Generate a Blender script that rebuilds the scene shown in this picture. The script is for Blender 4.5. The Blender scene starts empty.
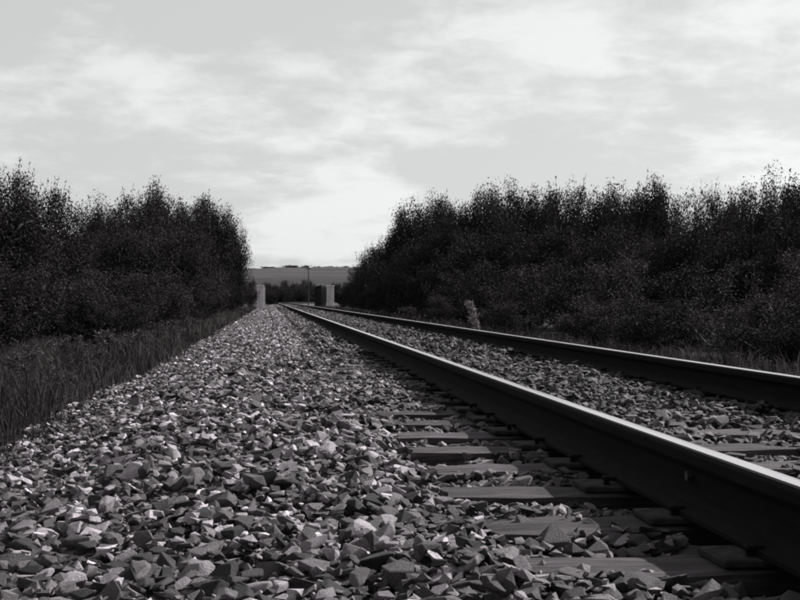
import bpy, bmesh, math, random
import numpy as np
from mathutils import Vector, Matrix

rng = np.random.default_rng(7)
random.seed(7)
scene = bpy.context.scene
COL = scene.collection

# ------------------------------------------------------------------ camera
F = 1300.0                       # focal length in pixels of an 800 px wide picture
CAM_H = 0.56                     # low viewpoint, above the sleeper tops (z = 0)
YAW = math.atan(130.0 / F)       # optical axis turned to the right of the track
cam_data = bpy.data.cameras.new("camera")
cam_data.sensor_width = 36.0
cam_data.lens = F / 800.0 * 36.0
cam_data.clip_start = 0.05
cam_data.clip_end = 8000.0
cam = bpy.data.objects.new("camera", cam_data)
COL.objects.link(cam)
cam.location = (0, 0, CAM_H)
cam.rotation_euler = (math.radians(90.0), 0, -YAW)
scene.camera = cam

# ------------------------------------------------------------------ world and sun
SUN_EL, SUN_AZ = math.radians(33), math.radians(62)     # azimuth from +Y (along the track) towards +X
world = bpy.data.worlds.new("World")
scene.world = world
world.use_nodes = True
wn, wl = world.node_tree.nodes, world.node_tree.links
wn.clear()
w_out = wn.new("ShaderNodeOutputWorld")
w_bg = wn.new("ShaderNodeBackground")
w_bg.inputs["Strength"].default_value = 0.05
sky = wn.new("ShaderNodeTexSky")
sky.sky_type = 'NISHITA'
sky.sun_disc = False
sky.sun_elevation = SUN_EL
sky.sun_rotation = SUN_AZ
sky.air_density = 1.0
sky.dust_density = 2.0
bw = wn.new("ShaderNodeRGBToBW")                        # black-and-white film
wl.new(sky.outputs["Color"], bw.inputs["Color"])
tc = wn.new("ShaderNodeTexCoord")
sep = wn.new("ShaderNodeSeparateXYZ")
wl.new(tc.outputs["Generated"], sep.inputs[0])


def wmath(op, a, b=None, c=None, clamp=False):
    n = wn.new("ShaderNodeMath"); n.operation = op; n.use_clamp = clamp
    for i, v in enumerate((a, b, c)):
        if v is None:
            continue
        if isinstance(v, (int, float)):
            n.inputs[i].default_value = v
        else:
            wl.new(v, n.inputs[i])
    return n.outputs[0]


zz = wmath('ADD', wmath('MAXIMUM', sep.outputs[2], 0.0), 0.24)
cmb = wn.new("ShaderNodeCombineXYZ")                    # cloud sheet seen in perspective
wl.new(wmath('DIVIDE', sep.outputs[0], zz), cmb.inputs[0])
wl.new(wmath('DIVIDE', sep.outputs[1], zz), cmb.inputs[1])
cmb.inputs[2].default_value = 3.7


def wnoise(scale, detail, rough):
    n = wn.new("ShaderNodeTexNoise")
    n.inputs["Scale"].default_value = scale
    n.inputs["Detail"].default_value = detail
    n.inputs["Roughness"].default_value = rough
    n.inputs["Distortion"].default_value = 0.25
    wl.new(cmb.outputs[0], n.inputs["Vector"])
    return n.outputs["Fac"]


n_big, n_small = wnoise(2.0, 6, 0.52), wnoise(9.0, 5, 0.6)
cl = wmath('ADD', wmath('MULTIPLY', n_big, 0.76), wmath('MULTIPLY', n_small, 0.24))
mr = wn.new("ShaderNodeMapRange"); mr.interpolation_type = 'SMOOTHSTEP'
wl.new(cl, mr.inputs["Value"])
mr.inputs["From Min"].default_value = 0.45
mr.inputs["From Max"].default_value = 0.60
base_sky = wmath('ADD', wmath('MULTIPLY', bw.outputs[0], 0.30), 4.75)   # thin veil of high cloud over the clear sky
mixv = wmath('ADD', base_sky, wmath('MULTIPLY', mr.outputs["Result"], 1.9))
tint = wn.new("ShaderNodeMix"); tint.data_type = 'RGBA'; tint.blend_type = 'MULTIPLY'
tint.inputs["Factor"].default_value = 1.0
wl.new(mixv, tint.inputs["A"])
tint.inputs["B"].default_value = (0.995, 1.0, 1.003, 1)
wl.new(tint.outputs["Result"], w_bg.inputs["Color"])
wl.new(w_bg.outputs[0], w_out.inputs["Surface"])

sun_data = bpy.data.lights.new("sun", 'SUN')
sun_data.energy = 4.8
sun_data.angle = math.radians(0.6)
sun_data.color = (1.0, 0.99, 0.98)
sun = bpy.data.objects.new("sun", sun_data)
COL.objects.link(sun)
sdir = Vector((math.sin(SUN_AZ) * math.cos(SUN_EL), math.cos(SUN_AZ) * math.cos(SUN_EL), math.sin(SUN_EL)))
sun.rotation_euler = sdir.to_track_quat('Z', 'Y').to_euler()
sun.location = (40, 20, 60)

scene.view_settings.view_transform = 'Standard'
scene.view_settings.look = 'None'
scene.view_settings.exposure = 1.1
scene.view_settings.gamma = 1.0
scene.cycles.filter_width = 1.9
scene.cycles.max_bounces = 5
scene.cycles.diffuse_bounces = 2
scene.cycles.transparent_max_bounces = 4

# ------------------------------------------------------------------ helpers


def tag(o, label=None, cat=None, group=None, kind=None):
    if label: o["label"] = label
    if cat: o["category"] = cat
    if group: o["group"] = group
    if kind: o["kind"] = kind
    return o


def link(o, parent=None):
    COL.objects.link(o)
    if parent is not None:
        o.parent = parent
    return o


def empty(name, loc=(0, 0, 0)):
    o = bpy.data.objects.new(name, None)
    o.empty_display_size = 0.2
    o.location = loc
    return link(o)


def np_mesh(name, verts, tris, mat=None, smooth=False, attr=None):
    """mesh from numpy vertex and triangle arrays"""
    me = bpy.data.meshes.new(name)
    verts = np.ascontiguousarray(verts, dtype=np.float32)
    tris = np.ascontiguousarray(tris, dtype=np.int32)
    me.vertices.add(len(verts)); me.vertices.foreach_set("co", verts.ravel())
    me.loops.add(tris.size); me.loops.foreach_set("vertex_index", tris.ravel())
    me.polygons.add(len(tris))
    me.polygons.foreach_set("loop_start", np.arange(0, tris.size, tris.shape[1], dtype=np.int32))
    if attr is not None:
        for k, v in attr.items():
            a = me.attributes.new(k, 'FLOAT', 'POINT')
            a.data.foreach_set("value", np.ascontiguousarray(v, dtype=np.float32))
    me.update(calc_edges=True)
    me.polygons.foreach_set("use_smooth", np.full(len(tris), smooth))
    if mat: me.materials.append(mat)
    return me


def py_mesh(name, verts, faces, mat=None, smooth=False):
    me = bpy.data.meshes.new(name)
    me.from_pydata([tuple(v) for v in verts], [], faces)
    me.update()
    if smooth:
        me.polygons.foreach_set("use_smooth", [True] * len(me.polygons))
    if mat: me.materials.append(mat)
    return me


def obj(name, me, parent=None, loc=None):
    o = bpy.data.objects.new(name, me)
    if loc is not None: o.location = loc
    return link(o, parent)


def bm_mesh(name, bm, mat, bevel=0.0):
    if bevel:
        bmesh.ops.bevel(bm, geom=bm.edges[:], offset=bevel, segments=1, affect='EDGES')
    me = bpy.data.meshes.new(name)
    bm.normal_update(); bm.to_mesh(me); bm.free()
    me.materials.append(mat)
    return me


def bm_box(bm, x0, x1, y0, y1, z0, z1):
    r = bmesh.ops.create_cube(bm, size=1.0)
    bmesh.ops.scale(bm, vec=(x1 - x0, y1 - y0, z1 - z0), verts=r['verts'])
    bmesh.ops.translate(bm, vec=((x0 + x1) / 2, (y0 + y1) / 2, (z0 + z1) / 2), verts=r['verts'])
    return r['verts']


def box_mesh(name, x0, x1, y0, y1, z0, z1, mat, bevel=0.0):
    bm = bmesh.new(); bm_box(bm, x0, x1, y0, y1, z0, z1)
    return bm_mesh(name, bm, mat, bevel)


def at(px, depth):
    """ground position (X, Y) seen at picture column px at the given depth"""
    xc = (px - 400.0) / F * depth
    c, s = math.cos(YAW), math.sin(YAW)
    return xc * c + depth * s, depth * c - xc * s


def height_at(py, depth):
    return CAM_H + (300.0 - py) / F * depth


def curve(y):                    # the line bends gently to the right beyond the bridge
    y = np.asarray(y, dtype=float)
    return np.where(y > 170, (y - 170) ** 2 / 800.0, 0.0)


def sstep(a, b, x):
    t = np.clip((np.asarray(x, dtype=float) - a) / (b - a), 0, 1)
    return t * t * (3 - 2 * t)


# ------------------------------------------------------------------ materials


class Mat:
    def __init__(self, name, rough=0.9, spec=0.3):
        self.m = bpy.data.materials.new(name); self.m.use_nodes = True
        self.n, self.l = self.m.node_tree.nodes, self.m.node_tree.links
        self.b = self.n["Principled BSDF"]
        self.b.inputs["Roughness"].default_value = rough
        self.b.inputs["Specular IOR Level"].default_value = spec

    def coord(self, kind="Object", scale=(1, 1, 1)):
        t = self.n.new("ShaderNodeTexCoord"); mp = self.n.new("ShaderNodeMapping")
        mp.inputs["Scale"].default_value = scale
        self.l.new(t.outputs[kind], mp.inputs["Vector"])
        return mp.outputs[0]

    def noise(self, vec, scale, detail=5, rough=0.6):
        n = self.n.new("ShaderNodeTexNoise")
        n.inputs["Scale"].default_value = scale; n.inputs["Detail"].default_value = detail
        n.inputs["Roughness"].default_value = rough
        self.l.new(vec, n.inputs["Vector"])
        return n.outputs["Fac"]

    def ramp(self, fac, stops):
        r = self.n.new("ShaderNodeValToRGB")
        while len(r.color_ramp.elements) < len(stops):
            r.color_ramp.elements.new(0.5)
        for e, (p, c) in zip(r.color_ramp.elements, stops):
            e.position = p; e.color = (c[0], c[1], c[2], 1) if isinstance(c, tuple) else grey(c)
        self.l.new(fac, r.inputs[0])
        return r.outputs[0]

    def mul(self, a, b):
        m = self.n.new("ShaderNodeMix"); m.data_type = 'RGBA'; m.blend_type = 'MULTIPLY'
        m.inputs["Factor"].default_value = 1.0
        for s, v in (("A", a), ("B", b)):
            if hasattr(v, "links"): self.l.new(v, m.inputs[s])
            else: m.inputs[s].default_value = v
        return m.outputs["Result"]

    def color(self, c):
        if hasattr(c, "links"): self.l.new(c, self.b.inputs["Base Color"])
        else: self.b.inputs["Base Color"].default_value = c

    def bump(self, h, strength=0.4, dist=0.01):
        b = self.n.new("ShaderNodeBump")
        b.inputs["Strength"].default_value = strength; b.inputs["Distance"].default_value = dist
        self.l.new(h, b.inputs["Height"]); self.l.new(b.outputs[0], self.b.inputs["Normal"])


def grey(v):                     # the print's slightly warm neutral
    return (v * 1.02, v * 0.985, v * 1.01, 1)


def attr_value(M, name):
    a = M.n.new("ShaderNodeAttribute"); a.attribute_name = name
    return a.outputs["Fac"]


def stone_material(name, per_object):
    M = Mat(name, 0.82, 0.35)
    v = M.coord("Object")
    if per_object:
        oi = M.n.new("ShaderNodeObjectInfo"); tone = oi.outputs["Color"]
        s2 = M.n.new("ShaderNodeSeparateColor"); M.l.new(tone, s2.inputs[0]); tone = s2.outputs[0]
        n = M.noise(v, 2.6, 5, 0.65)
        n2 = M.noise(v, 11, 4, 0.7)
    else:
        tone = attr_value(M, "tone")
        n = M.noise(v, 45, 5, 0.65)
        n2 = M.noise(v, 190, 4, 0.7)
    base = M.ramp(tone, [(0.0, 0.010), (0.3, 0.036), (0.62, 0.135), (0.9, 0.31), (1.0, 0.52)])
    mott = M.ramp(n, [(0.28, 0.55), (0.5, 0.95), (0.72, 1.25)])
    fine = M.ramp(n2, [(0.3, 0.75), (0.7, 1.15)])
    M.color(M.mul(M.mul(base, mott), fine))
    M.bump(n2, 0.8, 0.4 if per_object else 0.008)
    return M.m


mat_stone = stone_material("crushed stone", False)
mat_stone_obj = stone_material("crushed stone single", True)

M = Mat("ballast bed"); v = M.coord("Object")
vo = M.n.new("ShaderNodeTexVoronoi"); vo.inputs["Scale"].default_value = 17.0
M.l.new(v, vo.inputs["Vector"])
sp = M.n.new("ShaderNodeSeparateColor"); M.l.new(vo.outputs["Color"], sp.inputs[0])
M.color(M.ramp(sp.outputs[0], [(0.0, 0.01), (0.5, 0.025), (1.0, 0.055)]))
M.bump(vo.outputs["Distance"], 1.0, 0.05)
mat_bed = M.m

M = Mat("soil and turf", 1.0, 0.1); v = M.coord("Object")
M.color(M.mul(M.ramp(M.noise(v, 0.9, 8, 0.65), [(0.3, 0.012), (0.55, 0.022), (0.75, 0.035)]),
              M.ramp(M.noise(v, 14, 6, 0.7), [(0.3, 0.6), (0.7, 1.2)])))
M.bump(M.noise(v, 9, 6, 0.7), 0.8, 0.08)
mat_ground = M.m

M = Mat("hill fields", 1.0, 0.1); v = M.coord("Object", (0.012, 0.028, 0.0))
vo = M.n.new("ShaderNodeTexVoronoi"); vo.inputs["Scale"].default_value = 1.0
M.l.new(v, vo.inputs["Vector"])
sp = M.n.new("ShaderNodeSeparateColor"); M.l.new(vo.outputs["Color"], sp.inputs[0])
v2 = M.coord("Object", (0.03, 0.05, 0.05))
M.color(M.mul(M.ramp(sp.outputs[0], [(0.0, 0.018), (0.45, 0.028), (1.0, 0.044)]),
              M.ramp(M.noise(v2, 1.5, 6, 0.65), [(0.3, 0.72), (0.7, 1.15)])))
mat_hill = M.m

M = Mat("rusty rail steel", 0.9, 0.05); v = M.coord("Object", (1, 0.15, 1))
M.color(M.ramp(M.noise(v, 40, 6, 0.7), [(0.3, 0.003), (0.6, 0.006), (0.8, 0.013)]))
M.bump(M.noise(v, 120, 4, 0.7), 0.3, 0.002)
mat_rust = M.m

M = Mat("polished rail head", 0.3, 0.5); v = M.coord("Object", (30, 0.35, 30))
M.b.inputs["Metallic"].default_value = 1.0
M.color(M.ramp(M.noise(v, 2.0, 5, 0.6), [(0.3, 0.68), (0.7, 0.9)]))
rr = M.ramp(M.noise(v, 3.0, 4, 0.6), [(0.3, 0.16), (0.7, 0.32)])
M.l.new(rr, M.b.inputs["Roughness"])
mat_polish = M.m

M = Mat("weathered sleeper wood", 0.9, 0.2); v = M.coord("Object", (0.9, 14, 14))
oi = M.n.new("ShaderNodeObjectInfo")
g1 = M.noise(v, 3.2, 8, 0.68)
v3 = M.coord("Object", (2.2, 4, 4))
M.color(M.mul(M.mul(M.ramp(g1, [(0.30, 0.012), (0.48, 0.055), (0.62, 0.105), (0.8, 0.16)]),
                    M.ramp(M.noise(v3, 2.5, 5, 0.6), [(0.32, 0.5), (0.68, 1.2)])),
              M.ramp(oi.outputs["Random"], [(0.0, 0.55), (1.0, 1.0)])))
wood_col = M.b.inputs["Base Color"].links[0].from_socket
tcw = M.n.new("ShaderNodeTexCoord"); sxw = M.n.new("ShaderNodeSeparateXYZ"); M.l.new(tcw.outputs["Object"], sxw.inputs[0])
ab = M.n.new("ShaderNodeMath"); ab.operation = 'ABSOLUTE'; M.l.new(sxw.outputs[0], ab.inputs[0])
cp = M.n.new("ShaderNodeMath"); cp.operation = 'SUBTRACT'; M.l.new(ab.outputs[0], cp.inputs[0]); cp.inputs[1].default_value = 0.7525
ab2 = M.n.new("ShaderNodeMath"); ab2.operation = 'ABSOLUTE'; M.l.new(cp.outputs[0], ab2.inputs[0])
nz = M.n.new("ShaderNodeMath"); nz.operation = 'MULTIPLY_ADD'; M.l.new(M.noise(v3, 6, 4, 0.6), nz.inputs[0]); nz.inputs[1].default_value = 0.16; M.l.new(ab2.outputs[0], nz.inputs[2])
M.color(M.mul(wood_col, M.ramp(nz.outputs[0], [(0.14, 0.16), (0.36, 1.0)])))   # shadow band of the rails painted into the wood colour
M.bump(g1, 1.0, 0.018)
mat_wood = M.m

M = Mat("worn tie plate", 0.9, 0.08); v = M.coord("Object")
M.color(M.ramp(M.noise(v, 22, 6, 0.7), [(0.3, 0.006), (0.55, 0.02), (0.8, 0.055)]))
M.bump(M.noise(v, 60, 5, 0.7), 0.4, 0.004)
mat_plate = M.m

M = Mat("bridge concrete", 0.9, 0.2); v = M.coord("Object")
M.color(M.mul(M.ramp(M.noise(v, 1.6, 7, 0.65), [(0.3, 0.36), (0.7, 0.52)]),
              M.ramp(M.noise(M.coord("Object", (4, 4, 0.5)), 1.2, 5, 0.6), [(0.35, 0.8), (0.7, 1.08)])))
mat_conc = M.m

M = Mat("dark girder steel", 0.7, 0.3); v = M.coord("Object")
M.color(M.ramp(M.noise(v, 3, 6, 0.6), [(0.3, 0.010), (0.7, 0.022)]))
mat_steel = M.m

M = Mat("tarred pole wood", 0.9, 0.2); v = M.coord("Object", (6, 6, 0.6))
M.color(M.ramp(M.noise(v, 3, 6, 0.6), [(0.3, 0.02), (0.7, 0.05)]))
mat_pole = M.m

M = Mat("bark", 0.95, 0.15); v = M.coord("Object", (6, 6, 1.2))
M.color(M.ramp(M.noise(v, 4, 6, 0.6), [(0.3, 0.02), (0.7, 0.055)]))
mat_bark = M.m


def leaf_material(name, lo, hi, transl):
    M = Mat(name, 0.85, 0.06)
    oi = M.n.new("ShaderNodeObjectInfo")
    t = attr_value(M, "tone")
    c = M.mul(M.ramp(t, [(0.0, (lo * 1.06, lo * 0.97, lo * 0.97)), (1.0, (hi * 1.06, hi * 0.97, hi * 0.97))]), M.ramp(oi.outputs["Random"], [(0.0, 0.8), (1.0, 1.2)]))
    M.color(c)
    tr = M.n.new("ShaderNodeBsdfTranslucent"); M.l.new(c, tr.inputs["Color"])
    mx = M.n.new("ShaderNodeMixShader"); mx.inputs[0].default_value = transl
    out = M.n["Material Output"]
    M.l.new(M.b.outputs[0], mx.inputs[1]); M.l.new(tr.outputs[0], mx.inputs[2])
    M.l.new(mx.outputs[0], out.inputs["Surface"])
    return M.m


mat_leaf = leaf_material("dark foliage", 0.008, 0.030, 0.08)
mat_leaf_pale = leaf_material("paler scrub foliage", 0.014, 0.050, 0.08)
mat_grass = leaf_material("verge grass", 0.010, 0.062, 0.2)
mat_weed = leaf_material("verge weed leaves", 0.03, 0.085, 0.15)
mat_straw = leaf_material("dry straw", 0.09, 0.19, 0.2)

# ------------------------------------------------------------------ ground, hill
GX = np.concatenate([np.linspace(-2600, -60, 26), np.linspace(-50, -10, 21), np.linspace(-9, 12, 64),
                     np.linspace(14, 60, 24), np.linspace(75, 2600, 26)])
GY = np.concatenate([np.linspace(-60, 0, 13), np.linspace(1, 60, 90), np.linspace(62, 140, 60),
                     np.linspace(141, 170, 59), np.linspace(173, 330, 40), np.linspace(360, 3200, 24)])


def ground_z(X, Y):
    X = np.asarray(X, dtype=float); Y = np.asarray(Y, dtype=float)
    d = X - curve(Y)
    z = np.where(d < 1.85, -0.34 - 0.045 * np.clip(-1.5 - d, 0, 12), -0.36 - 0.04 * np.clip(d - 4.9, 0, 10))
    z = z + 0.035 * np.sin(X * 1.7 + 0.6 * Y) * np.cos(Y * 0.9 - X * 0.5) * np.where((d < -1.6) | (d > 5), 1, 0)
    z = z - 4.2 * sstep(146.0, 150.5, Y) * (1 - sstep(160.0, 164.5, Y))      # lane under the bridge
    z = z - 1.2 * sstep(220, 420, Y)
    return z


gx, gy = np.meshgrid(GX, GY)
gv = np.stack([gx, gy, ground_z(gx, gy)], -1).reshape(-1, 3)
nx, ny = len(GX), len(GY)
ii = (np.arange(ny - 1)[:, None] * nx + np.arange(nx - 1)[None, :]).ravel()
gq = np.stack([ii, ii + 1, ii + 1 + nx, ii + nx], -1)
tag(obj("ground", np_mesh("ground", gv, gq, mat_ground, True)),
    "dark rough ground on both sides of the railway", "ground", kind="structure")

HX = np.concatenate([np.linspace(-2400, -160, 40), np.linspace(-155, 305, 116), np.linspace(310, 2400, 40)]); HY = np.linspace(420, 2400, 80)
hx, hy = np.meshgrid(HX, HY)
crest = 25.0 + 1.2 * np.sin(hx / 260.0 + 0.4) + 0.8 * np.sin(hx / 97.0) + 0.45 * np.sin(hx / 19.0) + 0.3 * np.sin(hx / 7.3 + 1)
hz = -2.4 + (crest + 2.4) * sstep(440, 1050, hy) + 1.2 * np.sin(hx / 60.0 + hy / 90) * sstep(460, 600, hy) * (1 - sstep(850, 1000, hy))
hz = hz - 20 * sstep(1150, 2400, hy)
hv = np.stack([hx, hy, hz], -1).reshape(-1, 3)
nhx, nhy = len(HX), len(HY)
ii = (np.arange(nhy - 1)[:, None] * nhx + np.arange(nhx - 1)[None, :]).ravel()
hq = np.stack([ii, ii + 1, ii + 1 + nhx, ii + nhx], -1)
tag(obj("hill", np_mesh("hill", hv, hq, mat_hill, True)),
    "long low hill of grey fields closing the view beyond the bridge", "hill", kind="structure")

# ------------------------------------------------------------------ ballast bed
TRACK_X = 1.85                   # track centre line
RAIL_X = (TRACK_X - 0.7525, TRACK_X + 0.7525)
TIE0, TIE_STEP, TIE_W, TIE_L = 2.607, 0.54, 0.23, 2.62


def bed_z(X, Y):
    d = np.asarray(X, dtype=float) - curve(Y)
    crib = -0.032 * sstep(0.25, 0.6, d)
    left = -0.085 + crib - 0.27 * sstep(0.0, 1.0, (-0.25 - d) / 1.25)
    right = -0.085 + crib - 0.28 * sstep(0.0, 1.0, (d - 3.3) / 0.95)
    return np.where(d < 1.85, left, right)


BX = np.concatenate([np.linspace(-1.55, -0.2, 16), np.linspace(-0.05, 3.2, 24), np.linspace(3.3, 4.6, 14)])
BY = np.concatenate([np.linspace(-8, 20, 113), np.linspace(20.5, 170, 160), np.linspace(173, 330, 60)])
bx, by = np.meshgrid(BX, BY)
narrow = sstep(132, 141, by)                              # the bed narrows on to the bridge
bxx = np.where(bx < 0, bx * (1 - 0.62 * narrow), bx)
bz = bed_z(bx, 0 * by)
bz = bz + 0.008 * np.sin(bx * 9 + by * 5) * np.cos(by * 7.3 - bx * 3)
bv = np.stack([bxx + curve(by), by, bz], -1).reshape(-1, 3)
nbx, nby = len(BX), len(BY)
ii = (np.arange(nby - 1)[:, None] * nbx + np.arange(nbx - 1)[None, :]).ravel()
bq = np.stack([ii, ii + 1, ii + 1 + nbx, ii + nbx], -1)
ballast = tag(obj("ballast_bed", np_mesh("ballast_bed", bv, bq, mat_bed, True)),
              "bed of grey crushed stone ballast under the railway track", "ballast", kind="structure")


def make_stone_proto(npts, flat, detail):
    """angular broken stone: convex hull of a few scattered points"""
    bm = bmesh.new()
    pts = []
    while len(pts) < npts:
        p = rng.normal(size=3); p /= np.linalg.norm(p)
        p = np.sign(p) * np.abs(p) ** 0.75
        p *= rng.uniform(0.76, 1.06)
        pts.append(p * np.array([1.0, rng.uniform(0.72, 0.9), flat]))
    for p in pts: bm.verts.new(p)
    bmesh.ops.convex_hull(bm, input=bm.verts[:])
    loose = [v for v in bm.verts if not v.link_faces]
    bmesh.ops.delete(bm, geom=loose, context='VERTS')
    if detail:
        bmesh.ops.dissolve_limit(bm, angle_limit=math.radians(14), verts=bm.verts[:], edges=bm.edges[:])
        bmesh.ops.bevel(bm, geom=bm.edges[:], offset=0.045, segments=1, affect='EDGES', clamp_overlap=True)
    bmesh.ops.recalc_face_normals(bm, faces=bm.faces[:])
    return bm


protos = []
for k in range(28):
    bm = make_stone_proto(random.choice((9, 10, 11, 12)), random.uniform(0.32, 0.66), False)
    bmesh.ops.triangulate(bm, faces=bm.faces[:])
    bm.verts.index_update()
    protos.append((np.array([v.co[:] for v in bm.verts]), np.array([[v.index for v in f.verts] for f in bm.faces])))
    bm.free()
octa = []
for k in range(12):
    p = np.array([[1, 0, 0], [0, 1, 0], [-1, 0, 0], [0, -1, 0], [0, 0, 1], [0, 0, -1]], float)
    p += rng.uniform(-0.3, 0.3, p.shape); p[:, 2] *= 0.7
    octa.append((p, np.array([[0, 1, 4], [1, 2, 4], [2, 3, 4], [3, 0, 4], [1, 0, 5], [2, 1, 5], [3, 2, 5], [0, 3, 5]])))
fine_meshes = []
for k in range(24):
    bm = make_stone_proto(random.choice((12, 13, 14, 15)), random.uniform(0.34, 0.66), True)
    fine_meshes.append(bm_mesh("stone", bm, mat_stone_obj))


def rot_mats(n, tilt):
    yaw = rng.uniform(0, 2 * np.pi, n); a = rng.normal(0, tilt, n); b = rng.normal(0, tilt, n)
    cy, sy, ca, sa, cb, sb = np.cos(yaw), np.sin(yaw), np.cos(a), np.sin(a), np.cos(b), np.sin(b)
    z, o = np.zeros(n), np.ones(n)
    Rz = np.stack([cy, -sy, z, sy, cy, z, z, z, o], -1).reshape(-1, 3, 3)
    Rx = np.stack([o, z, z, z, ca, -sa, z, sa, ca], -1).reshape(-1, 3, 3)
    Ry = np.stack([cb, z, sb, z, o, z, -sb, z, cb], -1).reshape(-1, 3, 3)
    return Rx @ Ry @ Rz


def stone_mesh(name, P, S, R, tone, plist, mat):
    vs, fs, ts, off = [], [], [], 0
    which = rng.integers(0, len(plist), len(P))
    for k, (pv, pf) in enumerate(plist):
        idx = np.nonzero(which == k)[0]
        if not len(idx): continue
        vv = np.einsum('nij,mj->nmi', R[idx], pv) * S[idx][:, None, None] + P[idx][:, None, :]
        m = len(pv)
        ff = pf[None] + (np.arange(len(idx)) * m)[:, None, None] + off
        vs.append(vv.reshape(-1, 3)); fs.append(ff.reshape(-1, 3)); ts.append(np.repeat(tone[idx], m))
        off += len(idx) * m
    return np_mesh(name, np.concatenate(vs), np.concatenate(fs), mat, False, {"tone": np.concatenate(ts)})


def tone_for(x, n):
    t = np.clip(rng.normal(0.58, 0.19, n), 0.08, 1.0)
    bright = rng.random(n) < 0.11
    t = np.where(bright, rng.uniform(0.85, 1.0, n), t)
    dark = rng.random(n) < 0.25
    t = np.where(dark, rng.uniform(0.12, 0.35, n), t)
    # grease and brake dust across the track; shade beside each rail painted into the tone
    rail_shade = np.exp(-((x - RAIL_X[0]) / 0.2) ** 2) + np.exp(-((x - RAIL_X[1]) / 0.2) ** 2)
    return t * (1 - 0.16 * sstep(0.3, 0.7, x) - 0.2 * sstep(0.9, 1.2, x)) * (1 - 0.62 * rail_shade)


def on_rail(x, half):
    return (np.abs(x - RAIL_X[0]) < half) | (np.abs(x - RAIL_X[1]) < half)


def on_tie(x, y, pad):
    k = np.mod(y - TIE0 + pad, TIE_STEP)
    return (k < TIE_W + 2 * pad) & (np.abs(x - TRACK_X) < TIE_L / 2 + pad)


# near stones are dropped one after another on a height map so they really lie on each other
X0, X1, Y0, Y1, RES = -1.75, 4.6, 1.3, 13.4, 0.0125
hmx = np.arange(X0, X1, RES); hmy = np.arange(Y0, Y1, RES)
HXX, HYY = np.meshgrid(hmx, hmy)
hm = bed_z(HXX, 0 * HYY)
hm[on_tie(HXX, HYY, 0.0)] = 0.0
N = 108000
u = rng.random(N)
ys = 1.45 + (13.0 - 1.45) * u ** 1.15
xs = rng.uniform(-1.5, 4.1, N)
lim_l = -(270.0 / F) * ys - 0.9
lim_r = (530.0 / F) * ys + 0.8
keep = (xs > lim_l) & (xs < lim_r) & ~on_rail(xs, 0.10)
tie = on_tie(xs, ys, 0.0)
keep &= ~(tie & (rng.random(N) < np.where(np.abs(xs - TRACK_X) > 1.2, 0.72, np.where(xs > RAIL_X[0], 0.6, 0.91 - 0.42 * sstep(3.4, 6.0, ys)))))
xs, ys = xs[keep], ys[keep]
n = len(xs)
size = np.clip(rng.lognormal(math.log(0.0208), 0.36, n), 0.008, 0.052)   # half length
Rm = rot_mats(n, 0.33)
bedl = bed_z(xs, 0 * xs) + 0.118 - 0.024 * sstep(0.35, 0.6, xs) * (1 - sstep(4.0, 7, ys)) + 0.022 * sstep(1.1, 1.3, xs) + 0.028 * np.sin(xs * 5 + ys * 3.1) * np.sin(ys * 4.3)
zs = np.empty(n); exposed = np.zeros(n)
DISC = {}
for r in range(1, 6):
    q = np.arange(-r, r + 1); qx, qy = np.meshgrid(q, q)
    DISC[r] = np.clip(1 - (qx ** 2 + qy ** 2) / (r + 0.4) ** 2, 0, 1)
order = np.argsort(rng.random(n) - 2.0 * (size > 0.04) * 0 )
cix = ((xs - X0) / RES).astype(int); ciy = ((ys - Y0) / RES).astype(int)
for i in order:
    s = size[i]; r = max(1, min(5, int(round(s * 0.85 / RES))))
    w = hm[ciy[i] - r:ciy[i] + r + 1, cix[i] - r:cix[i] + r + 1]
    d = DISC[r][:w.shape[0], :w.shape[1]]
    m = d > 0.0
    ww = w[m]
    z = 0.25 * ww.mean() + 0.75 * ww.max() + 0.30 * s
    lid = bedl[i]
    if z > lid: z = lid - rng.random() * 0.03
    zs[i] = z
    np.maximum(w, z + 0.55 * s * np.sqrt(d) - (~m) * 9, out=w)
P = np.stack([xs, ys, zs], -1)
tone = tone_for(xs, n)
# the 300 that show largest: nearest, lying on top, inside the picture
top = hm[ciy, cix] - zs < 0.62 * size
c, s_ = math.cos(YAW), math.sin(YAW)
dep = xs * s_ + ys * c
pxx = 400 + F * (xs * c - ys * s_) / dep
pyy = 300 + F * (CAM_H - zs) / dep
vis = top & (pxx > 5) & (pxx < 795) & (pyy < 598) & (pyy > 330)
hid = (xs > RAIL_X[0]) & (ys < 9)                        # behind the near rail
score = np.where(vis & ~hid, size / dep, 0)
pick = np.argsort(-score)[:300]
mask = np.ones(n, bool); mask[pick] = False
o = obj("loose_stones", stone_mesh("loose_stones", P[mask], size[mask], Rm[mask], tone[mask], protos, mat_stone), ballast)
tag(o, kind="stuff")
for i in pick:
    o = bpy.data.objects.new("stone", random.choice(fine_meshes))
    Mx = Matrix([[*(Rm[i][0] * size[i]), P[i][0]], [*(Rm[i][1] * size[i]), P[i][1]], [*(Rm[i][2] * size[i]), P[i][2]], [0, 0, 0, 1]])
    o.matrix_world = Mx
    t = float(tone[i]); o.color = (t, t, t, 1)
    link(o, ballast)


def scatter(n, y0, y1, smin, smax, zlift):
    y = y0 + (y1 - y0) * rng.random(n) ** 1.15
    x = rng.uniform(-1.4, 4.05, n)
    x = np.where(x < 0, x * (1 - 0.62 * sstep(132, 141, y)), x)
    tie = on_tie(x, y, 0.0) & (rng.random(n) < 0.5 - 0.3 * sstep(12, 34, y))
    k = ~on_rail(x, 0.11) & ~tie
    x, y = x[k], y[k]; m = len(x)
    s = rng.uniform(smin, smax, m)
    z = np.maximum(bed_z(x, 0), np.where(on_tie(x, y, 0.0), -0.02, -9)) + rng.uniform(0.0, zlift, m)
    return np.stack([x, y, z], -1), s, rot_mats(m, 0.5), tone_for(x, m)


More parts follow.
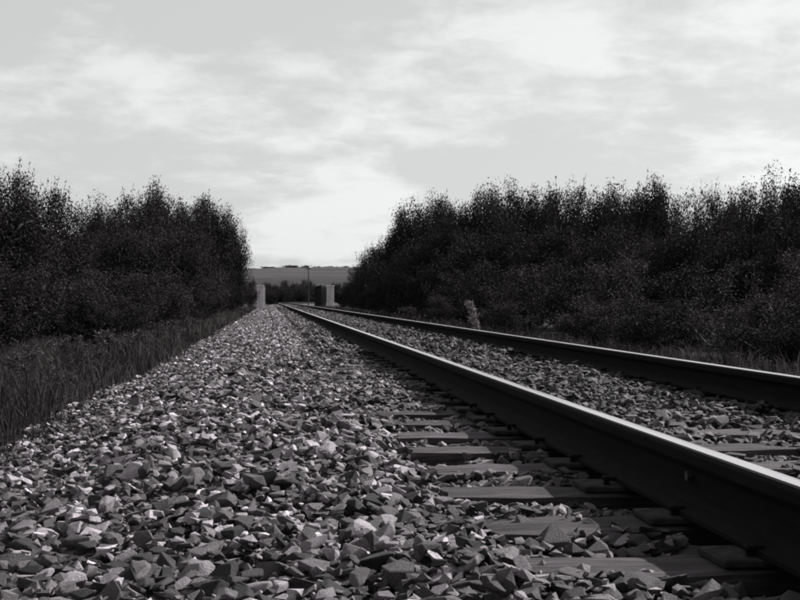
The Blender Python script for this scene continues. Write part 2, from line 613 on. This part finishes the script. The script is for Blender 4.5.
a = scatter(72000, 12.7, 45, 0.024, 0.046, 0.085)
b = scatter(36000, 44, 141, 0.05, 0.085, 0.08)
dist_stone = [np.concatenate([p, q]) for p, q in zip(a, b)]
o = obj("distant_stones", stone_mesh("distant_stones", *dist_stone, octa, mat_stone), ballast)
tag(o, kind="stuff")

# ------------------------------------------------------------------ railway track
track = empty("railway_track", (TRACK_X, 0, 0))
tag(track, "straight railway track of two steel rails on wooden sleepers", "railway track")

prof = [(-0.070, 0.018), (-0.070, 0.029), (-0.030, 0.042), (-0.010, 0.056), (-0.0085, 0.075), (-0.0085, 0.118),
        (-0.016, 0.132), (-0.034, 0.140), (-0.036, 0.146), (-0.036, 0.168), (-0.029, 0.1765), (-0.018, 0.1795)]
prof = prof + [(-x, z) for x, z in reversed(prof)]
RY = np.concatenate([np.linspace(-6, 12, 37), np.linspace(13, 170, 158), np.linspace(172, 325, 78)])


def rail_object(xoff):
    dx = curve(RY)
    np_, ns = len(prof), len(RY)
    V = np.array([[(xoff + dx[j] + px_, RY[j], pz) for px_, pz in prof] for j in range(ns)]).reshape(-1, 3)
    Fq = []
    for j in range(ns - 1):
        for k in range(np_):
            k2 = (k + 1) % np_
            Fq.append((j * np_ + k, (j + 1) * np_ + k, (j + 1) * np_ + k2, j * np_ + k2))
    rail = obj("rail", np_mesh("rail", V, np.array(Fq), mat_rust, False), track)
    # bright band the wheels keep clean on the head
    sec = [(-0.0215, 0.1790), (-0.016, 0.1808), (0.0, 0.1818), (0.016, 0.1808), (0.0215, 0.1790)]
    ns_ = len(sec)
    V = np.array([[(xoff + dx[j] + a_, RY[j], b_) for a_, b_ in sec] for j in range(ns)]).reshape(-1, 3)
    Fq = [(j * ns_ + k, j * ns_ + k + 1, (j + 1) * ns_ + k + 1, (j + 1) * ns_ + k) for j in range(ns - 1) for k in range(ns_ - 1)]
    obj("running_surface", np_mesh("running_surface", V, np.array(Fq), mat_polish, True), rail)
    return rail


rails = [rail_object(RAIL_X[0] - TRACK_X), rail_object(RAIL_X[1] - TRACK_X)]
# a bolt head in the web of the near rail
bm = bmesh.new()
bmesh.ops.create_cone(bm, cap_ends=True, segments=6, radius1=0.014, radius2=0.012, depth=0.016)
bmesh.ops.rotate(bm, cent=(0, 0, 0), matrix=Matrix.Rotation(math.radians(90), 3, 'Y'), verts=bm.verts[:])
bolt_me = bm_mesh("bolt", bm, mat_steel)
obj("bolt", bolt_me, rails[0], (RAIL_X[0] - TRACK_X - 0.016, 3.28, 0.104))


def sleeper_mesh(detail):
    nxs, nys = (26, 5) if detail else (6, 2)
    xs_ = np.linspace(-TIE_L / 2, TIE_L / 2, nxs); ysn = np.linspace(0, TIE_W, nys)
    V, Fc = [], []
    for j, yy in enumerate(ysn):
        for i, xx in enumerate(xs_):
            edge = (j in (0, nys - 1)); end = i in (0, nxs - 1)
            zz_ = -abs(rng.normal(0, 0.003)) - (0.009 * rng.random() if edge or end else 0)
            V.append((xx + (rng.normal(0, 0.008) if end else 0), yy + (rng.normal(0, 0.004) if edge else 0), zz_))
    for j in range(nys - 1):
        for i in range(nxs - 1):
            a_ = j * nxs + i; Fc.append((a_, a_ + 1, a_ + 1 + nxs, a_ + nxs))
    ring = [i for i in range(nxs)] + [j * nxs + nxs - 1 for j in range(1, nys)] + \
           [(nys - 1) * nxs + i for i in range(nxs - 2, -1, -1)] + [j * nxs for j in range(nys - 2, 0, -1)]
    basei = len(V)
    for r in ring: V.append((V[r][0], V[r][1], -0.17))
    for k in range(len(ring)):
        k2 = (k + 1) % len(ring)
        Fc.append((ring[k], basei + k, basei + k2, ring[k2]))
    return py_mesh("sleeper", V, Fc, mat_wood)


fine_ties = [sleeper_mesh(True) for _ in range(6)]
coarse_ties = [sleeper_mesh(False) for _ in range(4)]
plate_me = box_mesh("tie_plate", -0.155, 0.14, -0.085, 0.085, 0.0, 0.018, mat_plate, 0.004)
bm = bmesh.new()
bm_box(bm, -0.008, 0.008, -0.008, 0.008, -0.01, 0.0125)
bm_box(bm, -0.013, 0.028, -0.015, 0.015, 0.0125, 0.025)
spike_me = bm_mesh("spike", bm, mat_rust, 0.003)
for k in range(-6, 298):
    y0 = TIE0 + k * TIE_STEP
    near = y0 < 16
    t = obj("sleeper", random.choice(fine_ties if near else coarse_ties), track, (rng.normal(0, 0.02), y0, rng.uniform(-0.006, 0.0)))
    t.rotation_euler.z = rng.normal(0, 0.008)
    if near:
        for rx, sgn in ((RAIL_X[0] - TRACK_X, 1), (RAIL_X[1] - TRACK_X, -1)):
            p = obj("tie_plate", plate_me, t, (rx, TIE_W / 2 + rng.normal(0, 0.01), 0.0))
            p.rotation_euler.z = math.pi * (sgn < 0) + rng.normal(0, 0.02)
            for dx_, dy_, ang in ((-0.082, -0.04, 0.0), (0.082, 0.045, math.pi)):
                sp_ = obj("spike", spike_me, t, (rx + dx_, TIE_W / 2 + dy_, 0.018))
                sp_.rotation_euler.z = ang

# ------------------------------------------------------------------ bridge
BR0, BR1 = 143.0, 166.0
br = empty("railway_bridge", (2.4, BR0, 0))
tag(br, "railway bridge with dark plate girders and pale concrete end posts", "bridge")


def part(name, me, parent, wloc=(0, 0, 0)):
    return obj(name, me, parent, Vector(wloc) - Vector((2.4, BR0, 0)))


part("deck", box_mesh("deck", -1.15, 6.1, BR0 + 0.4, BR1 - 0.4, -0.85, -0.42, mat_steel), br)
for ya, yb in ((BR0 - 0.5, BR0 + 4.2), (BR1 - 4.2, BR1 + 0.5)):
    part("abutment", box_mesh("abutment", -1.6, 7.0, ya, yb, -5.2, -0.86, mat_conc), br)


def girder(xc):
    L, H, R = BR1 - BR0 - 0.8, 2.22, 1.5
    y0 = BR0 + 0.2
    out = [(0.0, -0.4)]
    for k in range(9):
        a_ = math.pi / 2 * k / 8
        out.append((R * 0.55 * (1 - math.cos(a_)), H - R + R * math.sin(a_)))
    out += [(L - yy, zz_) for yy, zz_ in reversed(out)]
    n_ = len(out)
    V = [(xc - 0.03, y0 + a_, b_) for a_, b_ in out] + [(xc + 0.03, y0 + a_, b_) for a_, b_ in out]
    Fc = [tuple(range(n_ - 1, -1, -1)), tuple(range(n_, 2 * n_))] + [(k, (k + 1) % n_, n_ + (k + 1) % n_, n_ + k) for k in range(n_)]
    g = part("girder", py_mesh("girder", V, Fc, mat_steel), br)
    V, Fc = [], []
    for k, (a_, b_) in enumerate(out):
        cy_ = L / 2 - a_; q = 1.0 + 0.0
        nrm = Vector((0, -cy_ / L, 0.6)).normalized() * 0.035
        for xo in (-0.25, 0.25):
            V.append((xc + xo, y0 + a_ + nrm.y, b_ + nrm.z)); V.append((xc + xo, y0 + a_ - nrm.y * 0.2, b_ - nrm.z * 0.2))
    for k in range(n_ - 1):
        a_ = 4 * k; b_ = 4 * (k + 1)
        Fc += [(a_, b_, b_ + 2, a_ + 2), (a_ + 1, a_ + 3, b_ + 3, b_ + 1), (a_, a_ + 1, b_ + 1, b_), (a_ + 2, b_ + 2, b_ + 3, a_ + 3)]
    fl = obj("flange", py_mesh("flange", V, Fc, mat_steel), g)
    sm = box_mesh("stiffener", -0.22, 0.22, -0.02, 0.02, -0.35, H - 0.06, mat_steel)
    for k in range(1, 9):
        obj("stiffener", sm, g, (xc, y0 + 0.3 + k * (L - 0.6) / 9, 0))


girder(-0.95); girder(5.88)
bm = bmesh.new()
bm_box(bm, -0.38, 0.38, -0.4, 0.4, -0.9, 2.02)
bm_box(bm, -0.43, 0.43, -0.45, 0.45, 2.021, 2.16)
pyl_me = bm_mesh("end_post", bm, mat_conc, 0.02)
for x_, y_ in ((-1.03, BR0 - 0.7), (6.56, BR0 - 0.7), (-1.03, BR1 + 0.7), (6.56, BR1 + 0.7)):
    part("end_post", pyl_me, br, (x_, y_, 0))

# ------------------------------------------------------------------ telegraph pole beyond the bridge
px_, py_ = at(308.5, 186)
pole = empty("telegraph_pole", (px_, py_, float(ground_z(px_, py_))))
tag(pole, "thin dark telegraph pole standing beyond the bridge", "pole")
bm = bmesh.new()
bmesh.ops.create_cone(bm, cap_ends=True, segments=10, radius1=0.09, radius2=0.06, depth=5.9)
bmesh.ops.translate(bm, vec=(0, 0, 2.85), verts=bm.verts[:])
obj("post", bm_mesh("post", bm, mat_pole), pole)
arm = obj("crossarm", box_mesh("crossarm", -0.42, 0.42, -0.17, -0.09, 5.35, 5.47, mat_pole), pole)
bm = bmesh.new()
bmesh.ops.create_cone(bm, cap_ends=True, segments=8, radius1=0.05, radius2=0.035, depth=0.14)
ins = bm_mesh("insulator", bm, mat_conc)
for dx_ in (-0.35, 0.35):
    obj("insulator", ins, arm, (dx_, -0.13, 5.54))

# ------------------------------------------------------------------ trees and bushes


def rnd_unit(k):
    v_ = rng.normal(size=(k, 3)); return v_ / np.linalg.norm(v_, axis=1)[:, None]


def plant_proto(H, W, stems, leaf, n_leaf, shoots, low, leafmat, seed, dome=0):
    """multi-stemmed scrub tree: stems, limbs, twigs (one mesh) and a crown of single leaves"""
    r_ = np.random.default_rng(seed)
    segs = []                                             # (p0, p1, r0, r1)
    tips = []                                             # (p0, p1, weight)
    def grow(p, d, L, rad, depth):
        nseg = 4 if depth == 0 else 3
        pts = [p]
        for k in range(nseg):
            d = d + r_.normal(0, 0.16, 3) + np.array([0, 0, 0.10 if depth else 0.05])
            d = d / np.linalg.norm(d)
            p2 = pts[-1] + d * L / nseg
            p2[2] = min(max(p2[2], 0.08), H * 1.0)
            a0 = rad * (1 - 0.75 * k / nseg); a1 = rad * (1 - 0.75 * (k + 1) / nseg)
            segs.append((pts[-1], p2, a0, a1)); pts.append(p2)
        if depth >= 2:
            tips.append((pts[0], pts[-1])); return
        nb = (7 if depth == 0 else 5)
        for k in range(nb):
            t_ = (k + 0.6 + 0.4 * r_.random()) / nb
            t_ = low + (1 - low) * t_ if depth == 0 else 0.2 + 0.8 * t_
            f_ = t_ * nseg; q = min(int(f_), nseg - 1)
            bp = pts[q] + (pts[q + 1] - pts[q]) * (f_ - q)
            az = r_.uniform(0, 2 * math.pi)
            nd = d * r_.uniform(0.35, 0.9) + np.array([math.cos(az), math.sin(az), r_.uniform(-0.15, 0.5)]) * 0.9
            nd /= np.linalg.norm(nd)
            grow(bp.copy(), nd, L * r_.uniform(0.32, 0.52) * (1.15 - 0.5 * t_ if depth == 0 else 1), rad * 0.42, depth + 1)
        tips.append((pts[-2], pts[-1]))
    for k in range(stems):
        az = 2 * math.pi * (k + r_.random() * 0.7) / stems
        lf = r_.uniform(0.1, 1.0); lean = lf * W / H * 0.95
        d0 = np.array([math.cos(az) * lean, math.sin(az) * lean, 1.0]); d0 /= np.linalg.norm(d0)
        grow(np.array([math.cos(az), math.sin(az), 0]) * 0.12 * r_.random() + np.array([0, 0, -0.05]), d0,
             H * (r_.uniform(0.5, 0.72) if dome else r_.uniform(0.66, 0.86)) * math.sqrt(1 + lean * lean) * (1 - 0.22 * lf * lf), 0.016 * H * r_.uniform(0.7, 1.1), 0)
    n_wood0 = len(tips)
    for k in range(dome):                                 # limbs reaching out to a rounded, clumped outline
        dv = r_.normal(size=3); dv[2] = abs(dv[2]) * 0.95 + 0.02; dv /= np.linalg.norm(dv)
        rr0 = r_.uniform(0.72, 0.98)
        e = np.array([dv[0] * W * 0.5 * rr0, dv[1] * W * 0.5 * rr0, H * (0.1 + 0.84 * dv[2] * rr0)])
        b_ = e * np.array([0.72, 0.72, 0.8])
        m_ = e * np.array([0.3, 0.3, 0.5])
        segs.append((m_, b_, 0.004 * H, 0.0025 * H)); segs.append((b_, e, 0.0025 * H, 0.001 * H))
        tips.append((b_, e))
    n_wood = len(tips)
    for k in range(shoots):                               # upright whips that ragged the outline
        a_, b_ = tips[r_.integers(len(tips))]
        if b_[2] < 0.5 * H: continue
        d0 = np.array([r_.normal(0, 0.4), r_.normal(0, 0.4), 1.0]); L = H * r_.uniform(0.06, 0.15)
        e = b_ + d0 * L
        segs.append((b_, e, 0.004 * H * 0.5, 0.001 * H)); tips.append((b_, e))
    # wood
    V, Fc = [], []
    for p0, p1, r0, r1 in segs:
        d = p1 - p0; d = d / (np.linalg.norm(d) + 1e-9)
        a_ = np.cross(d, [0.3, 0.5, 0.81]); a_ /= np.linalg.norm(a_); b_ = np.cross(d, a_)
        ns_ = 5 if r0 > 0.02 else 3
        base = len(V)
        for pp, rr_ in ((p0, r0), (p1, r1)):
            for q in range(ns_):
                an = 2 * math.pi * q / ns_
                V.append(pp + (a_ * math.cos(an) + b_ * math.sin(an)) * max(rr_, 0.004))
        for q in range(ns_):
            q2 = (q + 1) % ns_
            Fc.append((base + q, base + q2, base + ns_ + q2, base + ns_ + q))
    wood = py_mesh("trunk", V, Fc, mat_bark)
    # leaves
    T0 = np.array([t_[0] for t_ in tips]); T1 = np.array([t_[1] for t_ in tips])
    wt = np.ones(len(tips)); wt[n_wood0:n_wood] = 2.4; wt[n_wood:] = 0.25
    pick_ = r_.choice(len(tips), n_leaf, p=wt / wt.sum())
    u_ = r_.random(n_leaf) ** 0.8
    C = T0[pick_] + (T1[pick_] - T0[pick_]) * u_[:, None]
    spread = 0.062 * H * (1.15 - 0.75 * u_) * np.where(pick_ >= n_wood, 0.22, np.where(pick_ >= n_wood0, 1.0, 1.1))
    C = C + np.clip(r_.normal(size=(n_leaf, 3)), -1.45, 1.45) * spread[:, None]
    C[:, 2] = np.maximum(C[:, 2], 0.05 + 0.2 * r_.random(n_leaf))
    d1 = r_.normal(size=(n_leaf, 3)); d1[:, 2] = d1[:, 2] * 0.8 + 0.25
    d1 /= np.linalg.norm(d1, axis=1)[:, None]
    d2 = np.cross(d1, r_.normal(size=(n_leaf, 3))); d2 /= np.linalg.norm(d2, axis=1)[:, None]
    ln = leaf * r_.uniform(0.6, 1.25, n_leaf)[:, None]; wd = ln * r_.uniform(0.4, 0.6, n_leaf)[:, None]
    nrm = np.cross(d1, d2)
    V4 = np.stack([C - d1 * ln * 0.5, C + d2 * wd * 0.5 + nrm * ln * 0.08, C + d1 * ln * 0.5, C - d2 * wd * 0.5 + nrm * ln * 0.08], 1).reshape(-1, 3)
    Q = np.arange(n_leaf * 4).reshape(-1, 4)
    cl_t = r_.random(len(tips))
    tn = np.repeat(np.clip(0.8 * cl_t[pick_] + 0.2 * r_.random(n_leaf), 0, 1), 4)
    crown = np_mesh("crown", V4, np.concatenate([Q[:, [0, 1, 2]], Q[:, [0, 2, 3]]]), leafmat, False, {"tone": tn})
    return wood, crown, max(np.percentile(V4[:, 2], 99.7), 0.1), np.percentile(np.abs(V4[:, :2]), 96.5)


WEEDS = [plant_proto(0.5, 0.7, 7, 0.055, 700, 6, 0.1, mat_weed, 71 + k) for k in range(2)]
TREES = [plant_proto(5.0, 5.2, 9, 0.10, 36000, 26, 0.22, mat_leaf, 11 + k, 150) for k in range(4)]
BUSHES = [plant_proto(2.2, 2.8, 9, 0.066, 17000, 26, 0.08, mat_leaf, 31 + k) for k in range(3)]
PALE = [plant_proto(2.0, 2.6, 8, 0.060, 11000, 22, 0.06, mat_leaf_pale, 51 + k) for k in range(2)]


def place(kind, protos_, px, py, depth, wpx, label, cat, group=None, vary=0):
    """stand a plant at picture column px and depth on the ground; py = its top, wpx = its spread"""
    wood, crown, h_, hw = protos_[vary % len(protos_)]
    X, Y = at(px, depth)
    g = float(ground_z(X, Y))
    sz = (height_at(py, depth) - g) / h_
    sx = (wpx / F * depth / 2) / hw
    e = empty(kind, (X, Y, g - 0.02))
    e.rotation_euler.z = random.uniform(0, 6.28)
    e.scale = (sx, sx, sz)
    tag(e, label, cat, group)
    obj("trunk", wood, e); obj("crown", crown, e)
    return e


i = 0
place("scrub_tree", TREES, 8, 173, 31, 84, "dark tree with leafy sprigs rising above the grass verge thicket", "tree", None, 1)
SKY_L = "dark tree whose top shows against the sky behind the grass verge"
LOW_L = "dark tree filling the thicket below the skyline trees behind the grass verge"
for px, py, dp, w, lab in [(-55, 168, 30, 150, SKY_L), (45, 190, 35, 84, "dark sloping tree bordering the notch in the verge thicket's skyline"),
                           (70, 230, 45, 56, LOW_L), (114, 201, 62, 72, SKY_L), (98, 213, 58, 46, SKY_L), (136, 198, 68, 72, SKY_L),
                           (157, 188, 66, 66, "tallest rounded dark tree of the thicket behind the grass verge"),
                           (183, 200, 74, 64, SKY_L), (203, 199, 84, 60, SKY_L), (220, 212, 96, 44, SKY_L),
                           (229, 224, 112, 30, "dark tree ending the verge thicket towards the bridge"),
                           (130, 222, 56, 95, LOW_L), (182, 226, 64, 80, LOW_L), (20, 225, 34, 110, LOW_L)]:
    place("scrub_tree", TREES, px, py, dp, w, lab, "tree", "trees behind the grass verge", i); i += 1
LB = "low dark bush at the foot of the thicket behind the grass verge"
LP = "low brownish grey bush at the foot of the thicket behind the grass verge"
for px, py, dp, w in [(10, 262, 25.5, 130), (60, 270, 28, 110), (105, 268, 33, 100), (90, 292, 27, 80), (150, 270, 41, 90), (182, 285, 48, 70),
                      (120, 296, 31, 80), (205, 272, 62, 60), (224, 282, 80, 42), (238, 285, 108, 30), (248, 284, 132, 24), (-40, 275, 24, 130), (165, 300, 43, 70)]:
    pale = i % 3 == 0
    place("bush", PALE if pale else BUSHES, px, py, dp, w, LP if pale else LB, "bush", "pale bushes behind the grass verge" if pale else "bushes behind the grass verge", i); i += 1
SKY_R = "dark tree whose top shows against the sky across the rails"
LOW_R = "dark tree filling the thicket below the skyline trees across the rails"
STEP = "dark tree on the slope of crowns stepping down to the bridge post"
for px, py, dp, w, lab in [(352, 281, 136, 22, "smallest dark tree next to the pale bridge post across the rails"), (362, 264, 122, 34, STEP), (378, 248, 108, 46, STEP),
                           (392, 232, 98, 46, STEP), (412, 200, 88, 58, SKY_R), (440, 200, 80, 62, SKY_R), (458, 210, 74, 50, SKY_R),
                           (482, 188, 70, 64, SKY_R), (508, 187, 66, 68, SKY_R), (540, 190, 60, 72, SKY_R), (572, 188, 56, 74, SKY_R),
                           (604, 188, 52, 80, SKY_R), (634, 186, 49, 74, SKY_R), (658, 184, 47, 64, "dark tree beside the bright notch in the skyline across the rails"),
                           (708, 193, 42, 60, SKY_R), (738, 188, 40, 80, SKY_R), (772, 180, 37, 80, SKY_R), (806, 183, 34, 90, SKY_R), (850, 180, 31, 110, SKY_R),
                           (430, 235, 70, 80, LOW_R), (500, 225, 56, 100, LOW_R), (560, 228, 50, 100, LOW_R), (620, 226, 42, 110, LOW_R),
                           (685, 226, 37, 110, LOW_R), (745, 224, 33, 110, LOW_R), (800, 222, 30, 120, LOW_R), (400, 258, 84, 60, LOW_R), (465, 240, 62, 90, LOW_R)]:
    place("scrub_tree", TREES, px, py, dp, w, lab, "tree", "trees across the rails", i); i += 1
RB = "low dark bush in front of the thicket across the rails"
RP = "low brownish grey bush in front of the thicket across the rails"
for px, py, dp, w in [(366, 284, 106, 34), (390, 272, 82, 50), (420, 268, 66, 60), (450, 272, 54, 70), (490, 262, 44, 90), (530, 265, 38, 100),
                      (575, 262, 33, 110), (625, 258, 29, 120), (680, 262, 26, 130), (800, 250, 23, 140), (850, 262, 20, 170),
                      (590, 300, 27, 90), (650, 298, 24, 110), (505, 300, 35, 70), (800, 318, 18.5, 120), (440, 295, 50, 50)]:
    pale = i % 2 == 0
    place("bush", PALE if pale else BUSHES, px, py, dp, w, RP if pale else RB, "bush", "pale bushes across the rails" if pale else "bushes across the rails", i); i += 1
place("bush", PALE, 742, 296, 20.5, 120, "rounded paler grey bush standing out before the dark thicket", "bush", None, 1)

# bushes beyond the bridge and on the hill
for px, py, dp, w in [(281, 288, 205, 30), (296, 284, 232, 38), (311, 289, 250, 26), (272, 291, 260, 22), (342, 288, 176, 30), (322, 286, 270, 30),
                      (252, 280, 180, 26), (288, 281, 300, 34), (306, 280, 320, 30), (268, 283, 310, 24), (336, 282, 300, 34)]:
    place("bush", BUSHES, px, py, dp, w, "small dark bush on the low ground beyond the bridge", "bush", "bushes beyond the bridge", i); i += 1


def hill_z(X, Y):
    c_ = 25.0 + 1.2 * math.sin(X / 260.0 + 0.4) + 0.8 * math.sin(X / 97.0) + 0.45 * math.sin(X / 19.0) + 0.3 * math.sin(X / 7.3 + 1)
    return -2.4 + (c_ + 2.4) * float(sstep(440, 1050, Y)) + 1.2 * math.sin(X / 60.0 + Y / 90) * float(sstep(460, 600, Y) * (1 - sstep(850, 1000, Y)))


def hill_tree(px, dp, h_, w_, label, group):
    global i
    wood, crown, ph, hw = BUSHES[i % 3]; i += 1
    X, Y = at(px, dp)
    e = empty("hill_tree", (X, Y, hill_z(X, Y) - 0.3)); e.rotation_euler.z = random.uniform(0, 6)
    e.scale = (w_ / 2 / hw, w_ / 2 / hw, h_ / ph)
    tag(e, label, "tree", group); obj("trunk", wood, e); obj("crown", crown, e)


for px in (246, 253, 266, 269, 272, 280, 288, 292, 295, 298, 303, 306, 318, 331, 345, 356, 372):
    hill_tree(px, 1040, random.uniform(1.0, 2.9), random.uniform(5, 11), "tiny tree in the broken row on the far hill crest", "trees on the hill crest")

# ------------------------------------------------------------------ verge grass and weeds


def blades(X, Y, hgt, wid, lean):
    n_ = len(X)
    Z = np.maximum(ground_z(X, Y), np.where((X > -1.5) & (X < 4.5), bed_z(X, 0 * X), -9)) - 0.01
    az = rng.uniform(0, 2 * np.pi, n_); la = rng.uniform(0, 2 * np.pi, n_)
    w = np.stack([np.cos(az), np.sin(az), 0 * az], -1) * wid[:, None] * 0.5
    l_ = np.stack([np.cos(la), np.sin(la), 0 * la], -1) * (hgt * lean)[:, None]
    p = np.stack([X, Y, Z], -1)
    up = np.zeros((n_, 3)); up[:, 2] = hgt
    m = p + up * 0.55 + l_ * 0.3
    t_ = p + up * (1 - 0.35 * lean[:, None]) + l_
    V = np.stack([p - w, p + w, m + w * 0.75, m - w * 0.75, t_], 1).reshape(-1, 3)
    b_ = np.arange(n_)[:, None] * 5
    T = np.concatenate([b_ + [0, 1, 2], b_ + [0, 2, 3], b_ + [3, 2, 4]])
    return V, T


def grass_field(name, n_, y0, y1, xa, xb, h0, h1, label, pw=2.0):
    Y = y0 + (y1 - y0) * rng.random(n_) ** pw
    X = xa + (xb - xa) * rng.random(n_)
    # tussocks: thin out by a smooth pattern
    pat = np.sin(X * 2.3 + 1.1 * np.sin(Y * 0.9)) * np.cos(Y * 1.4 + X) + 0.6 * np.sin(X * 5.1 - Y * 3.3)
    k = rng.random(n_) < 0.62 + 0.35 * pat
    inner = np.minimum(np.abs(X - (xb if xb < 0 else xa)), 9)            # ragged edge against the ballast
    k &= rng.random(n_) < sstep(-0.05, 0.62, inner + 0.14 * np.sin(Y * 2.1) + 0.1 * np.sin(Y * 5.3))
    k &= (X > -(290.0 / F) * Y - 1.2) & (X < (560.0 / F) * Y + 1.5)
    X, Y, pat = X[k], Y[k], pat[k]
    m = len(X)
    edge = sstep(0.0, 0.5, np.minimum(np.abs(X - xa), np.abs(X - xb)))
    h = rng.uniform(h0, h1, m) ** 1.3 * 1.35 * (0.85 + 0.5 * pat) * (0.45 + 0.55 * edge)
    h = np.maximum(h, 0.06)
    V, T = blades(X, Y, h, (0.003 + 0.0006 * Y) * rng.uniform(0.7, 1.4, m), rng.uniform(0.05, 0.95, m))
    big = np.sin(X * 0.8 + 0.35 * Y) * np.cos(Y * 0.27 - 0.5 * X) + 0.5 * np.sin(Y * 0.9 + X * 1.9)
    tn = np.clip(0.28 + 0.18 * pat + 0.22 * big + rng.normal(0, 0.25, m), 0, 1)
    o = obj(name, np_mesh(name, V, T, mat_grass, False, {"tone": np.repeat(tn, 5)}))
    return tag(o, label, "grass", kind="stuff")


grass_field("long_grass", 130000, 4.2, 130, -7.5, -0.98, 0.16, 0.36, "long dark grass on the verge beside the ballast shoulder", 2.2)
grass_field("rough_grass", 60000, 6.0, 140, 3.75, 7.5, 0.12, 0.36, "rough dark grass between the far rail and the thicket", 1.8)

# leafy weed clumps in the verge grass
for px, py, dp, w in [(30, 344, 15, 60), (75, 334, 19, 46), (110, 328, 24, 56), (58, 366, 13, 40), (142, 328, 23, 34), (165, 319, 31, 34),
                      (98, 344, 16.5, 40), (188, 316, 40, 26)]:
    place("verge_weed", WEEDS, px, py, dp, w, "paler leafy weed clump among the long grass beside the ballast", "weed", "weed clumps in the verge grass", i); i += 1

# the pale dry weed that leans beside the far rail
wx, wy = at(476, 26.0)
wz = float(ground_z(wx, wy))
weed = empty("dry_weed", (wx, wy, wz))
tag(weed, "pale dry weed with a bent feathery head beside the far rail", "weed")
V, Fc = [], []
stem = [(0, 0, 0), (0.03, 0, 0.28), (0.0, 0.0, 0.5), (-0.07, 0.0, 0.72), (-0.16, 0, 0.88)]
for k, p in enumerate(stem):
    for q in range(4):
        V.append((p[0] + 0.010 * math.cos(q * 1.57), p[1] + 0.010 * math.sin(q * 1.57), p[2]))
for k in range(len(stem) - 1):
    for q in range(4):
        Fc.append((4 * k + q, 4 * k + (q + 1) % 4, 4 * k + 4 + (q + 1) % 4, 4 * k + 4 + q))
obj("stem", py_mesh("stem", V, Fc, mat_straw), weed)
n_ = 420
u_ = rng.random(n_)
sp_ = np.array(stem, float)
C = np.stack([np.interp(u_ * 4, range(5), sp_[:, a_]) for a_ in range(3)], -1) + rng.normal(size=(n_, 3)) * np.array([0.035, 0.035, 0.03])
C[:, 2] = np.maximum(C[:, 2], 0.04)
d1 = rnd_unit(n_) * 0.075; d2 = rnd_unit(n_) * 0.02
V3 = np.stack([C - d2, C + d2, C + d1], 1).reshape(-1, 3)
tag(obj("seed_head", np_mesh("seed_head", V3, np.arange(n_ * 3).reshape(-1, 3), mat_straw, False, {"tone": np.repeat(rng.random(n_), 3)}), weed), kind="stuff")

bpy.context.view_layer.update()
